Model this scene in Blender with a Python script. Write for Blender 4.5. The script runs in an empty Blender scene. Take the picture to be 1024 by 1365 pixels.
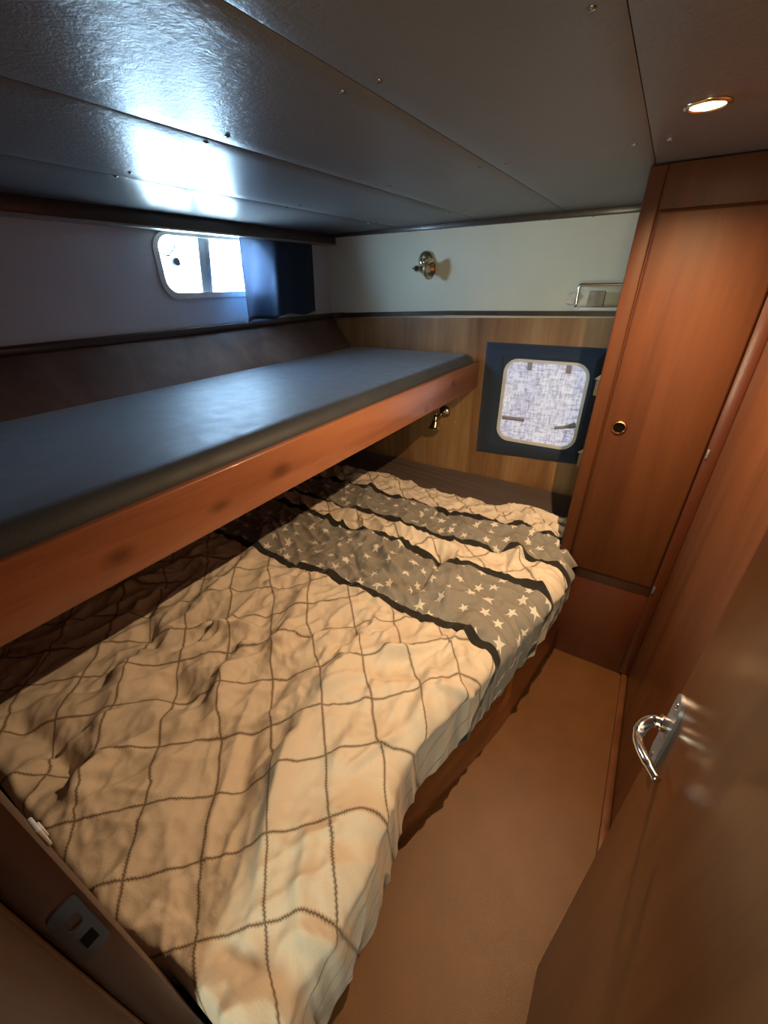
import bpy, bmesh, math, random
import numpy as np
from mathutils import Vector, Matrix

scene = bpy.context.scene
col = scene.collection
random.seed(4)

# ------------------------------------------------------------------ camera, sky, lamp power, exposure
CAM_H = 1.6
def cam_axes(pitch, roll, yaw):
    cp, sp, c, s = math.cos(pitch), math.sin(pitch), math.cos(yaw), math.sin(yaw)
    f = Vector((-s * cp, c * cp, -sp)); r = Vector((c, s, 0)); u = r.cross(f)
    cr, sr = math.cos(roll), math.sin(roll)
    return r * cr + u * sr, u * cr - r * sr, f
cr_, cu_, cf_ = cam_axes(math.radians(29.33), math.radians(-0.96), math.radians(32.4))
cam_data = bpy.data.cameras.new('camera')
cam = bpy.data.objects.new('camera', cam_data); col.objects.link(cam)
m = Matrix((cr_, cu_, -cf_)).transposed().to_4x4(); m.translation = (0, 0, CAM_H)
cam.matrix_world = m
cam_data.sensor_fit = 'VERTICAL'; cam_data.sensor_height = 36.0
cam_data.lens = 542.5 * 36.0 / 1365.0
cam_data.clip_start = 0.01
scene.camera = cam

SKY_STRENGTH = 84.0
LAMP_POWER = 94.0
PANE_STRENGTH = 0.62
LAMP_COLOR = (1.0, 0.65, 0.34)

world = bpy.data.worlds.new('daylight'); scene.world = world; world.use_nodes = True
wn = world.node_tree.nodes; wl = world.node_tree.links
bg = wn['Background']; bg.inputs['Strength'].default_value = SKY_STRENGTH
wtc = wn.new('ShaderNodeTexCoord'); wsep = wn.new('ShaderNodeSeparateXYZ'); wramp = wn.new('ShaderNodeValToRGB')
wadd = wn.new('ShaderNodeMath'); wadd.operation = 'MULTIPLY_ADD'; wadd.inputs[1].default_value = .5; wadd.inputs[2].default_value = .5
wl.new(wtc.outputs['Generated'], wsep.inputs[0]); wl.new(wsep.outputs['Z'], wadd.inputs[0]); wl.new(wadd.outputs[0], wramp.inputs[0])
e = wramp.color_ramp.elements
e[0].position = .35; e[0].color = (.28, .40, .48, 1)
e[1].position = .5; e[1].color = (.44, .71, 1, 1)
e3 = wramp.color_ramp.elements.new(.8); e3.color = (.40, .67, 1, 1)
wl.new(wramp.outputs[0], bg.inputs['Color'])

def portal(name, loc, rot, sx, sy):
    d = bpy.data.lights.new(name, 'AREA'); d.shape = 'RECTANGLE'; d.size = sx; d.size_y = sy
    d.cycles.is_portal = True
    o = bpy.data.objects.new(name, d); col.objects.link(o); o.location = loc; o.rotation_euler = rot
    return o
portal('daylight_portal', (-2.005, 1.55, 1.69), (0, -math.pi / 2, 0), .30, .68)
PX0, PX1, PZ0, PZ1 = -.20, .42, 1.02, 1.80     # unseen passage window, added and sized to send daylight through the doorway
portal('daylight_portal', ((PX0 + PX1) / 2, -1.285, (PZ0 + PZ1) / 2), (math.pi / 2, 0, 0), PX1 - PX0, PZ1 - PZ0)

vs = scene.view_settings
scene.display_settings.display_device = 'sRGB'
vs.view_transform = 'Standard'; vs.look = 'None'; vs.exposure = 0.0; vs.gamma = 1.0; vs.use_curve_mapping = False

# ------------------------------------------------------------------ material helpers
class NT:
    def __init__(s, name):
        s.m = bpy.data.materials.new(name); s.m.use_nodes = True
        s.n = s.m.node_tree.nodes; s.l = s.m.node_tree.links
        s.b = s.n['Principled BSDF']; s.out = s.n['Material Output']
    def add(s, t, **kw):
        x = s.n.new(t)
        for k, v in kw.items(): setattr(x, k, v)
        return x
    def link(s, a, b): s.l.new(a, b)
    def val(s, x, i, v):
        if hasattr(v, 'is_output'): s.l.new(v, x.inputs[i])
        elif v is not None: x.inputs[i].default_value = v
    def math(s, op, a, b=None, c=None, clamp=False):
        x = s.n.new('ShaderNodeMath'); x.operation = op; x.use_clamp = clamp
        for i, v in enumerate((a, b, c)): s.val(x, i, v)
        return x.outputs[0]
    def mix(s, f, a, b, mode='MIX'):
        x = s.n.new('ShaderNodeMix'); x.data_type = 'RGBA'; x.blend_type = mode
        s.val(x, 0, f); s.val(x, 6, a); s.val(x, 7, b)
        return x.outputs[2]
    def coords(s, kind='Object', scale=(1, 1, 1), loc=(0, 0, 0), rot=(0, 0, 0)):
        tc = s.n.new('ShaderNodeTexCoord'); mp = s.n.new('ShaderNodeMapping')
        mp.inputs['Scale'].default_value = scale; mp.inputs['Location'].default_value = loc; mp.inputs['Rotation'].default_value = rot
        s.l.new(tc.outputs[kind], mp.inputs[0]); return mp.outputs[0]
    def noise(s, vec, scale, detail=3, rough=.5, dist=0, out='Fac'):
        x = s.n.new('ShaderNodeTexNoise'); x.inputs['Scale'].default_value = scale; x.inputs['Detail'].default_value = detail
        x.inputs['Roughness'].default_value = rough; x.inputs['Distortion'].default_value = dist
        s.l.new(vec, x.inputs['Vector']); return x.outputs[out]
    def ramp(s, f, stops):
        x = s.n.new('ShaderNodeValToRGB'); r = x.color_ramp
        while len(r.elements) < len(stops): r.elements.new(.5)
        for el, (p, c) in zip(r.elements, stops):
            el.position = p; el.color = (c[0], c[1], c[2], 1) if not isinstance(c, (int, float)) else (c, c, c, 1)
        s.l.new(f, x.inputs[0]); return x.outputs[0]
    def bump(s, h, strength, dist=.01):
        x = s.n.new('ShaderNodeBump'); x.inputs['Strength'].default_value = strength; x.inputs['Distance'].default_value = dist
        s.l.new(h, x.inputs['Height']); s.l.new(x.outputs[0], s.b.inputs['Normal'])
    def set(s, **kw):
        for k, v in kw.items(): s.val(s.b, k.replace('_', ' '), v)

def c4(c): return (c[0], c[1], c[2], 1)
def plain(name, c, rough=.5, metal=0., var=.08, scale=30, bump=0., bscale=200):
    t = NT(name); v = t.coords()
    n = t.noise(v, scale)
    t.link(t.ramp(n, [(.3, [x * (1 - var) for x in c]), (.7, [min(1, x * (1 + var)) for x in c])]), t.b.inputs['Base Color'])
    t.set(Roughness=rough, Metallic=metal)
    if bump: t.bump(t.noise(v, bscale, 2), bump, .004)
    return t.m

def wood(name, dark, mid, light, axis='Z', rough=.3, gscale=1.0, knots=None, coat=.25, bump=True):
    t = NT(name)
    sc = {'X': (.7, 9, 9), 'Y': (9, .7, 9), 'Z': (9, 9, .7)}[axis]
    v = t.coords(scale=[x * gscale for x in sc])
    n1 = t.noise(v, 1.1, 4, .55, .8)
    v2 = t.coords(scale=[x * gscale * 7 for x in sc], loc=(3, 1, 2))
    n2 = t.noise(v2, 1.5, 3, .6, .2)
    f = t.math('ADD', t.math('MULTIPLY', n1, .78), t.math('MULTIPLY', n2, .22))
    colr = t.ramp(f, [(.34, dark), (.5, mid), (.66, light)])
    if knots:
        vv = t.coords(); sep = t.add('ShaderNodeSeparateXYZ'); t.link(vv, sep.inputs[0])
        for (ky, kz, ry, rz) in knots:
            dy = t.math('DIVIDE', t.math('SUBTRACT', sep.outputs['Y'], ky), ry)
            dz = t.math('DIVIDE', t.math('SUBTRACT', sep.outputs['Z'], kz), rz)
            d = t.math('SQRT', t.math('ADD', t.math('MULTIPLY', dy, dy), t.math('MULTIPLY', dz, dz)))
            d = t.math('ADD', d, t.math('MULTIPLY', t.math('SUBTRACT', n1, .5), 1.6))
            k = t.ramp(d, [(.15, .8), (1.0, 0.)])
            colr = t.mix(k, colr, c4([x * .33 for x in mid]))
    t.link(colr, t.b.inputs['Base Color'])
    t.set(Roughness=rough, Coat_Weight=coat, Coat_Roughness=.12)
    if bump: t.bump(n2, .025, .001)
    return t.m

M = {}
M['cab'] = wood('varnished_mahogany', (.062, .0175, .0042), (.084, .0245, .006), (.102, .032, .0082), 'Z', .5, coat=.0)
M['cab'].node_tree.nodes['Principled BSDF'].inputs['Specular IOR Level'].default_value = .25
M['cab2'] = wood('varnished_wall_wood', (.10, .033, .012), (.135, .047, .0165), (.165, .061, .022), 'Z', .4, coat=.1)
M['caby'] = wood('varnished_rail_wood', (.27, .098, .048), (.37, .142, .07), (.43, .18, .09), 'Y', .34, knots=[(.785 - 1.2, .078, .05, .030), (.30 - 1.2, .062, .045, .026), (.56 - 1.2, .060, .05, .02), (2.06 - 1.2, .10, .045, .03), (1.75 - 1.2, .03, .03, .02)])
M['side'] = wood('dark_side_board_wood', (.16, .045, .012), (.24, .075, .02), (.30, .10, .03), 'Y', .36)
M['base'] = wood('dark_plinth_wood', (.075, .017, .005), (.09, .021, .006), (.105, .026, .0075), 'Z', .36)
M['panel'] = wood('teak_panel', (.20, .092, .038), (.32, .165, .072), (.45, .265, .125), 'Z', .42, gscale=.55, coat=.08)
M['doorw'] = wood('varnished_door_wood', (.09, .028, .007), (.135, .045, .0115), (.17, .062, .017), 'Z', .3, gscale=.8, coat=.14, bump=False)
M['doorw'].node_tree.nodes['Principled BSDF'].inputs['Specular IOR Level'].default_value = .22
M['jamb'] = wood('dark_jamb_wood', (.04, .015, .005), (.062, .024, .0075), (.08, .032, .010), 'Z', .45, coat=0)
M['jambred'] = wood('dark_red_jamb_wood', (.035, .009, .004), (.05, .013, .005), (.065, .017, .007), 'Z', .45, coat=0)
M['white'] = plain('cream_vinyl_wall', (.80, .755, .60), .5, var=.03, scale=4, bump=.08, bscale=350)
M['whitecoldlit'] = plain('cold_lit_vinyl_wall', (.70, .78, .87), .5, var=.03, scale=4, bump=.08, bscale=350)  # the cream vinyl again, cold daylight mixed into its colour for the left wall
M['panelw'] = wood('cold_lit_teak_panel', (.11, .065, .05), (.16, .098, .075), (.20, .13, .10), 'Z', .42, gscale=.55, coat=.08)  # same teak as the back panel, cold light painted into the tones
M['darktrim'] = wood('dark_brown_moulding', (.035, .02, .014), (.055, .032, .022), (.07, .042, .03), 'Y', .4)
M['pelmet'] = wood('dark_pelmet', (.030, .022, .02), (.042, .03, .026), (.055, .04, .032), 'Y', .42)
M['lip'] = plain('pale_lip', (.34, .33, .30), .4)
M['brass'] = plain('polished_brass', (.78, .69, .46), .22, 1., .05)
M['chrome'] = plain('polished_chrome', (.72, .71, .68), .16, 1., .03)
M['steel'] = plain('dull_steel', (.30, .31, .34), .45, .8, .1)
M['alu'] = plain('aluminium_frame', (.74, .75, .74), .35, .1, .04)
M['alug'] = plain('grey_aluminium', (.45, .50, .54), .35, .2, .05)
M['oldsteel'] = plain('tarnished_steel', (.030, .032, .045), .6, .2, .15)
M['copper'] = plain('copper_ring', (.55, .22, .10), .22, 1., .05)
M['black'] = plain('dark_void', (.004, .003, .002), .9)
M['black'].node_tree.nodes['Principled BSDF'].inputs['Specular IOR Level'].default_value = .05
M['whitep'] = plain('white_plastic', (.75, .74, .70), .35, var=.02)
M['paper'] = plain('crumpled_tissue', (.74, .70, .60), .85, var=.06)
M['card'] = plain('beige_card', (.47, .42, .33), .8, var=.05)
M['screw'] = plain('screw_metal', (.30, .29, .28), .3, 1., .1)
M['lightwood'] = wood('pale_wood_block', (.40, .25, .12), (.5, .33, .16), (.58, .4, .2), 'Z', .5, coat=0)
M['rubber'] = plain('black_rubber', (.03, .03, .032), .6)
M['under'] = plain('bunk_underside', (.10, .06, .04), .7)

def cloth(name, c, rough=.9, weave=900, var=.12, bump=.15, sheen=.2):
    t = NT(name); v = t.coords()
    n = t.noise(v, 14, 4)
    w = t.noise(v, weave, 1)
    t.link(t.ramp(t.math('ADD', t.math('MULTIPLY', n, .6), t.math('MULTIPLY', w, .4)), [(.3, [x * (1 - var) for x in c]), (.7, [x * (1 + var) for x in c])]), t.b.inputs['Base Color'])
    t.set(Roughness=rough, Sheen_Weight=sheen)
    t.bump(w, bump, .002)
    return t
M['navy'] = cloth('navy_canvas', (.026, .046, .088)).m
M['sheet'] = cloth('brown_sheet', (.105, .072, .064), var=.05, bump=.05).m
# curtain: thin cloth that lets some daylight through
t = cloth('navy_curtain_cloth', (.035, .075, .135))
tr = t.add('ShaderNodeBsdfTranslucent'); tr.inputs['Color'].default_value = (.30, .35, .44, 1)
ms = t.add('ShaderNodeMixShader'); ms.inputs[0].default_value = .36
t.link(t.b.outputs[0], ms.inputs[1]); t.link(tr.outputs[0], ms.inputs[2]); t.link(ms.outputs[0], t.out.inputs['Surface'])
M['curtain'] = t.m
# black-blue vinyl of the upper mattress
t = NT('dark_vinyl'); v = t.coords()
t.link(t.ramp(t.noise(v, 6), [(.3, (.045, .052, .066)), (.7, (.058, .066, .083))]), t.b.inputs['Base Color'])
t.set(Roughness=t.ramp(t.noise(v, 22, 4), [(.3, .46), (.7, .58)]), Specular_IOR_Level=.42, Sheen_Weight=.36, Sheen_Roughness=.35, Sheen_Tint=(.75, .88, 1, 1))
t.bump(t.noise(v, 260, 4, .65), .28, .003); M['vinyl'] = t.m
# ceiling vinyl
t = NT('ceiling_vinyl'); v = t.coords()
t.link(t.ramp(t.noise(v, 3), [(.3, (.165, .17, .18)), (.7, (.19, .195, .205))]), t.b.inputs['Base Color'])
h1 = t.noise(v, 55, 5, .62, 1.4); h2 = t.noise(v, 260, 2)
t.set(Roughness=.33, Specular_IOR_Level=.15)
t.bump(t.math('ADD', t.math('MULTIPLY', h1, .8), t.math('MULTIPLY', h2, .2)), .22, .006); M['ceil'] = t.m
# carpet
t = NT('brown_carpet'); v = t.coords()
n = t.noise(t.coords(scale=(240, 900, 240)), 1, 2); n2 = t.noise(v, 9, 4)
t.link(t.ramp(t.math('ADD', t.math('MULTIPLY', n, .5), t.math('MULTIPLY', n2, .5)), [(.3, (.105, .040, .011)), (.7, (.155, .063, .018))]), t.b.inputs['Base Color'])
t.set(Roughness=.40, Specular_IOR_Level=.35); t.bump(n, .25, .002); M['carpet'] = t.m
# glass
t = NT('window_glass')
t.set(Base_Color=(1, 1, 1, 1), Roughness=.02, IOR=1.45)
tp = t.add('ShaderNodeBsdfTransparent'); gl = t.add('ShaderNodeBsdfGlossy'); gl.inputs['Roughness'].default_value = .03
ms = t.add('ShaderNodeMixShader'); ms.inputs[0].default_value = .06
t.link(tp.outputs[0], ms.inputs[1]); t.link(gl.outputs[0], ms.inputs[2]); t.link(ms.outputs[0], t.out.inputs['Surface'])
M['glass'] = t.m
t = NT('daylight_tint_glass'); tp = t.add('ShaderNodeBsdfTransparent'); tp.inputs[0].default_value = (.68, .53, .37, 1)  # tint made up to warm the daylight of the added passage window
t.link(tp.outputs[0], t.out.inputs['Surface']); M['tinted'] = t.m
# back-lit woven pane
t = NT('backlit_woven_pane'); v = t.coords()
w1 = t.noise(t.coords(scale=(26, 26, 120)), 1, 3, .6); w2 = t.noise(t.coords(scale=(120, 26, 26), loc=(5, 2, 1)), 1, 3, .6)
f = t.math('ADD', t.math('MULTIPLY', w1, .5), t.math('MULTIPLY', w2, .5))
cw = t.ramp(f, [(.38, (.20, .23, .34)), (.47, (.55, .58, .72)), (.56, (.95, .96, 1.0))])
big = t.ramp(t.noise(v, 5, 3), [(.3, (.72, .76, .95)), (.7, (1.0, .97, 1.0))])
cw = t.mix(1.0, cw, big, 'MULTIPLY')
t.set(Base_Color=(.35, .36, .38, 1), Roughness=.4, Emission_Strength=PANE_STRENGTH); t.link(cw, t.b.inputs['Emission Color']); M['pane'] = t.m
# lamp bulb
t = NT('lamp_glow'); t.set(Base_Color=(1, .8, .5, 1), Emission_Color=(1, .68, .30, 1), Emission_Strength=26.0); M['glow'] = t.m

# ------------------------------------------------------------------ mesh helpers
class MB:
    def __init__(s): s.b = bmesh.new()
    def box(s, x0, x1, y0, y1, z0, z1, bev=0., seg=2):
        tb = bmesh.new()
        vv = [tb.verts.new((x, y, z)) for x in (x0, x1) for y in (y0, y1) for z in (z0, z1)]
        for f in ((0, 1, 3, 2), (4, 6, 7, 5), (0, 4, 5, 1), (2, 3, 7, 6), (0, 2, 6, 4), (1, 5, 7, 3)): tb.faces.new([vv[i] for i in f])
        if bev: bmesh.ops.bevel(tb, geom=list(tb.edges), offset=bev, segments=seg, affect='EDGES', profile=.5)
        s.merge(tb); return s
    def merge(s, tb, mat=None):
        if mat is not None: bmesh.ops.transform(tb, matrix=mat, verts=tb.verts)
        me = bpy.data.meshes.new('tmp'); tb.to_mesh(me); tb.free(); s.b.from_mesh(me); bpy.data.meshes.remove(me); return s
    def grid(s, rows, closed_u=False, closed_v=False):
        vv = [[s.b.verts.new(p) for p in r] for r in rows]
        nr, nc = len(vv), len(vv[0])
        for i in range(nr if closed_u else nr - 1):
            for j in range(nc if closed_v else nc - 1):
                a, b_, c, d = vv[i][j], vv[(i + 1) % nr][j], vv[(i + 1) % nr][(j + 1) % nc], vv[i][(j + 1) % nc]
                try: s.b.faces.new((a, b_, c, d))
                except ValueError: pass
        return vv
    def cap(s, ring):
        try: s.b.faces.new(ring)
        except ValueError: pass
    def lathe(s, prof, origin, axis, seg=28, caps=True):
        ax = Vector(axis).normalized(); u = ax.orthogonal().normalized(); w = ax.cross(u); o = Vector(origin)
        rows = [[o + ax * h + (u * math.cos(2 * math.pi * k / seg) + w * math.sin(2 * math.pi * k / seg)) * max(r, 1e-5) for k in range(seg)] for r, h in prof]
        vv = s.grid(rows, closed_v=True)
        if caps: s.cap(vv[0][::-1]); s.cap(vv[-1])
        return s
    def tube(s, pts, r, seg=12, flat=1.0):
        pts = [Vector(p) for p in pts]; rs = r if isinstance(r, (list, tuple)) else [r] * len(pts)
        n0 = None; rows = []
        for i, p in enumerate(pts):
            t_ = (pts[min(i + 1, len(pts) - 1)] - pts[max(i - 1, 0)]).normalized()
            if n0 is None: n0 = t_.orthogonal().normalized()
            n0 = (n0 - t_ * n0.dot(t_)).normalized(); b_ = t_.cross(n0)
            rows.append([p + (n0 * math.cos(2 * math.pi * k / seg) + b_ * math.sin(2 * math.pi * k / seg) * flat) * rs[i] for k in range(seg)])
        vv = s.grid(rows, closed_v=True); s.cap(vv[0][::-1]); s.cap(vv[-1]); return s
    def prism(s, loop, f0, f1):
        """loop of 2d points; f0, f1 map a 2d point to the two ends"""
        a = [s.b.verts.new(f0(p)) for p in loop]; b_ = [s.b.verts.new(f1(p)) for p in loop]
        n = len(loop)
        s.b.faces.new(a[::-1]); s.b.faces.new(b_)
        for i in range(n): s.b.faces.new((a[i], a[(i + 1) % n], b_[(i + 1) % n], b_[i]))
        return s
    def ring(s, outer, inner, f0, f1):
        n = len(outer)
        A, B, C, D = [[s.b.verts.new(f(p)) for p in lp] for lp, f in ((outer, f0), (inner, f0), (inner, f1), (outer, f1))]
        for P, Q in ((A, B), (B, C), (C, D), (D, A)):
            for i in range(n): s.b.faces.new((P[i], P[(i + 1) % n], Q[(i + 1) % n], Q[i]))
        return s
    def holed(s, outer, inner, f0, f1):
        n, k = len(outer), len(inner)
        for f in (f0, f1):
            tb = bmesh.new(); ed = []
            for lp in (outer, inner):
                vv = [tb.verts.new((p[0], p[1], 0)) for p in lp]
                ed += [tb.edges.new((vv[i], vv[(i + 1) % len(vv)])) for i in range(len(vv))]
            bmesh.ops.triangle_fill(tb, edges=ed, use_beauty=True)
            for v_ in tb.verts: v_.co = f((v_.co.x, v_.co.y))
            s.merge(tb)
        for lp in (outer, inner): s.grid([[f0(p) for p in lp], [f1(p) for p in lp]], closed_v=True)
        return s
    def build(s, name, mat, parent=None, smooth=False, auto=None, tri=False):
        bmesh.ops.remove_doubles(s.b, verts=s.b.verts, dist=1e-6)
        bmesh.ops.recalc_face_normals(s.b, faces=s.b.faces)
        me = bpy.data.meshes.new(name)
        off = parent_world(parent) if parent else Vector((0, 0, 0))
        for v_ in s.b.verts: v_.co -= off
        s.b.to_mesh(me); s.b.free()
        if smooth or auto:
            me.polygons.foreach_set('use_smooth', [True] * len(me.polygons))
            if auto: me.set_sharp_from_angle(angle=math.radians(auto))
        me.materials.append(mat)
        o = bpy.data.objects.new(name, me); col.objects.link(o)
        if parent: o.parent = parent
        return o
def parent_world(o):
    p = Vector((0, 0, 0))
    while o: p += o.location; o = o.parent
    return p
def thing(name, loc, label, cat, group=None):
    o = bpy.data.objects.new(name, None); col.objects.link(o); o.location = loc; o.empty_display_size = .05
    o['label'] = label; o['category'] = cat
    if group: o['group'] = group
    return o
def tag(o, label, cat, group=None):
    o['label'] = label; o['category'] = cat
    if group: o['group'] = group
    return o
def struct(o, label=None):
    o['kind'] = 'structure'
    if label: o['label'] = label
    return o
def rrect(x0, x1, y0, y1, r, n=8):
    pts = []
    for cx, cy, a0 in ((x1 - r, y1 - r, 0), (x0 + r, y1 - r, 90), (x0 + r, y0 + r, 180), (x1 - r, y0 + r, 270)):
        for k in range(n + 1):
            a = math.radians(a0 + 90 * k / n); pts.append((cx + r * math.cos(a), cy + r * math.sin(a)))
    return pts
def bez(pts, n=8):
    """Catmull-Rom through pts"""
    P = [Vector(p) for p in pts]; P = [P[0] * 2 - P[1]] + P + [P[-1] * 2 - P[-2]]; out = []
    for i in range(1, len(P) - 2):
        for k in range(n):
            t_ = k / n; a, b_, c, d = P[i - 1:i + 3]
            out.append(.5 * ((2 * b_) + (c - a) * t_ + (2 * a - 5 * b_ + 4 * c - d) * t_ ** 2 + (3 * b_ - a - 3 * c + d) * t_ ** 3))
    out.append(P[-2]); return out

# ------------------------------------------------------------------ room dimensions
XL, XR, YB, YN = -1.95, .265, 2.44, -.021
ZR = 1.88
def zc(x): return ZR - .004 * (min(x, -.1) + .1) ** 2

# floor
struct(MB().box(-2.0, .6, -1.7, 2.6, -.04, 0).build('floor', M['carpet']), 'brown carpet floor of the narrow aisle')
# strip along the foot of the right wall
struct(MB().box(.238, .262, -.02, 1.65, 0, .016, .005).build('trim_1', M['cab2'], auto=40), 'thin wooden strip along the floor edge')

# left wall: upper vinyl with window opening, lower teak panel leaning in
WY0, WY1, WZ0, WZ1 = 1.262, 1.86, 1.572, 1.802
f0 = lambda p: (XL, p[0], p[1]); f1 = lambda p: (XL - .04, p[0], p[1])
wl_ = struct(MB().holed([(-.1, 1.38), (YB, 1.38), (YB, 1.95), (-.1, 1.95)], rrect(WY0, WY1, WZ0, WZ1, .06), f0, f1).build('wall_left', M['whitecoldlit']), 'cream vinyl upper wall with the small window')
b = MB(); b.prism([(XL, 1.405), (XL + .015, 1.405), (-1.775, 1.20), (-1.72, .3), (-1.72, 0), (XL, 0)], lambda p: (p[0], -.1, p[1]), lambda p: (p[0], YB, p[1]))
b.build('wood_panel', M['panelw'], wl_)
MB().box(-2.0, -1.96, -.1, YB, 0, 1.39).build('hull_side', M['white'], wl_)
b = MB(); pts = bez([(-1.935, -.02, 1.41), (-1.935, 1.2, 1.411), (-1.93, 2.25, 1.413), (-1.90, 2.40, 1.415), (-1.84, 2.43, 1.418)], 10)
b.grid([[p + Vector(q) for q in ((-.02, 0, .016), (.012, 0, .016), (.016, 0, .012), (.016, 0, -.012), (.012, 0, -.016), (-.02, 0, -.016))] for p in pts], closed_v=True)
struct(b.build('trim_2', M['darktrim'], auto=50), 'dark rail between cream wall and wood on the window side')
# pelmet under the ceiling
pm = struct(MB().box(XL, -1.872, -.1, YB - .001, 1.818, 1.872, .003).build('trim_3', M['pelmet'], auto=40), 'dark pelmet board running above the window')
MB().box(XL, -1.868, -.1, YB - .001, 1.811, 1.818, .001).build('lip', M['lip'], pm)

# back wall: cream above, teak below with the square window opening
QX0, QX1, QZ0, QZ1 = -.69, -.258, .768, 1.222
wb = MB()
g0 = lambda p: (p[0], YB, p[1]); g1 = lambda p: (p[0], YB + .04, p[1])
wb.prism([(-2.0, 1.40), (XR + .3, 1.445), (XR + .3, 1.95), (-2.0, 1.95)], g0, g1)
wb = struct(wb.build('wall_back', M['white']), 'cream vinyl upper wall at the foot of the cabin')
b = MB(); b.holed([(-2.0, 0), (XR + .3, 0), (XR + .3, 1.453), (-2.0, 1.40)], rrect(QX0, QX1, QZ0, QZ1, .07), lambda p: (p[0], YB - .004, p[1]), lambda p: (p[0], YB + .036, p[1]))
b.build('wood_panel', M['panel'], wb)
b = MB()
b.prism([(-1.85, 1.402), (-1.07, 1.434), (XR, 1.451), (XR, 1.474), (-1.07, 1.456), (-1.85, 1.431)], lambda p: (p[0], YB - .022, p[1]), lambda p: (p[0], YB - .004, p[1]))
struct(b.build('trim_4', M['darktrim']), 'dark rail across the back wall')
b = MB(); b.box(XL + .08, XR, YB - .025, YB - .001, 1.852, 1.884, .004)
struct(b.build('trim_5', M['darktrim'], auto=40), 'dark moulding where back wall meets ceiling')

# right wall and near wall with doorway
struct(MB().box(XR, XR + .04, -.02, YB, 0, 1.95).build('wall_right', M['cab2']), 'varnished wood wall beside the wardrobe')
wf = MB(); wf.box(XL - .05, -.385, -.10, -.062, 0, 1.95); wf.box(-.385, XR + .1, -.10, YN, 1.86, 1.95)
struct(wf.build('wall_front', M['jamb']), 'wooden bulkhead wall that holds the doorway')
pw = MB(); pw.box(-.75, -.71, -1.29, -.10, 0, 1.95); pw.box(.47, .51, -1.29, -.02, 0, 1.95); pw.box(-.75, .51, -1.29, 0, 1.90, 1.95)
pw.box(-.75, .51, -1.29, -1.25, 0, PZ0); pw.box(-.75, .51, -1.29, -1.25, PZ1, 1.95); pw.box(-.75, PX0, -1.29, -1.25, PZ0, PZ1); pw.box(PX1, .51, -1.29, -1.25, PZ0, PZ1)
struct(pw.build('wall_passage', M['jamb']), 'passage behind the doorway with an added daylight window in its end wall')
w3 = struct(MB().box(PX0 - .01, PX1 + .01, -1.275, -1.27, PZ0 - .01, PZ1 + .01).build('added_window', M['tinted']), 'unseen window added at the passage end for daylight, glass tinted to balance it')

# door frame: jamb with striker plate, stop
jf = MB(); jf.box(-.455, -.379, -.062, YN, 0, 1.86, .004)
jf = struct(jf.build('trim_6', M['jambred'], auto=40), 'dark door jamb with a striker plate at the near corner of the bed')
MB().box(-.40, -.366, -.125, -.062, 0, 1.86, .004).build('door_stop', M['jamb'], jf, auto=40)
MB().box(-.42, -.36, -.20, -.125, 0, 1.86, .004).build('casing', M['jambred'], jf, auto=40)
sp = MB(); sp.holed(rrect(-.054, -.027, .93, 1.045, .006, 3), rrect(-.047, -.034, .995, 1.02, .003, 3), lambda p: (-.3765, p[0], p[1]), lambda p: (-.379, p[0], p[1]))
sp = sp.build('striker_plate', M['oldsteel'], jf); sp['label'] = 'dull steel striker plate'
MB().box(-.381, -.3763, -.047, -.034, .950, .975, .0).build('latch_hole', M['black'], sp)

# ceiling with its vinyl panels, seams and screws
b = MB(); xs = [XL - .04 + (XR + .08 - XL) * k / 24 for k in range(25)]
b.grid([[(x, y, zc(x) + dz) for x in xs] for y, dz in ((-.1, .05), (YB + .04, .05), (YB + .04, .08), (-.1, .08))], closed_u=True)
ce = struct(b.build('ceiling', M['rubber']), 'low ceiling of glossy grey-brown vinyl panels')
seams = [XL + .002, -1.402, -.932, -.512, -.128, XR]
for i in range(5):
    x0, x1 = seams[i] + .0012, seams[i + 1] - .0012
    xx = [x0 + (x1 - x0) * k / 8 for k in range(9)]
    low = [(x, zc(x) + (.0035 if k in (0, 8) else 0)) for k, x in enumerate(xx)]
    xx2 = [x0, x0 + .006] + xx[1:-1] + [x1 - .006, x1]
    low = [(x, zc(x) + (.0016 if k in (0, len(xx2) - 1) else 0)) for k, x in enumerate(xx2)]
    loop = low + [(x, zc(x) + .014) for x in xx2[::-1]]
    ys = (-.1, YB)
    if i == 4:   # the downlight's cut-out
        hb = MB(); n = 40
        hb.holed([(x0, -.1), (x1, -.1), (x1, YB), (x0, YB)], [(-.03 + .03 * math.cos(2 * math.pi * k / n), 1.19 + .03 * math.sin(2 * math.pi * k / n)) for k in range(n)], lambda p: (p[0], p[1], ZR), lambda p: (p[0], p[1], ZR + .014))
        hb.build('panel', M['ceil'], ce)
    else:
        MB().prism(loop, lambda p: (p[0], -.1, p[1]), lambda p: (p[0], YB, p[1])).build('panel', M['ceil'], ce, auto=25)
scr = MB(); scr.lathe([(.0001, -.0028), (.003, -.0024), (.0056, -.001), (.006, .002), (.0001, .002)], (0, 0, 0), (0, 0, 1), 12)
scr.box(-.004, .004, -.0007, .0007, -.0032, -.0020)
s0 = scr.build('screw', M['screw'], ce, auto=50)
spots = [(x + d, y) for x, y in ((-.512, .758), (-.918, .796), (-1.37, .84), (-.128, .735), (-.128, 1.40), (-.505, 1.383), (-.908, 1.441), (-1.374, 1.523), (-.505, 2.05), (-.92, 2.10), (-1.38, 2.13)) for d in (-.036, .036)]
for i, (x, y) in enumerate(spots):
    o = s0 if i == 0 else s0.copy()
    if i: col.objects.link(o)
    o.location = (x, y, zc(x))
for i in range(9):
    o = s0.copy(); col.objects.link(o); o.location = (-.2 - i * .19, YB - .012, 1.8519)

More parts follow.
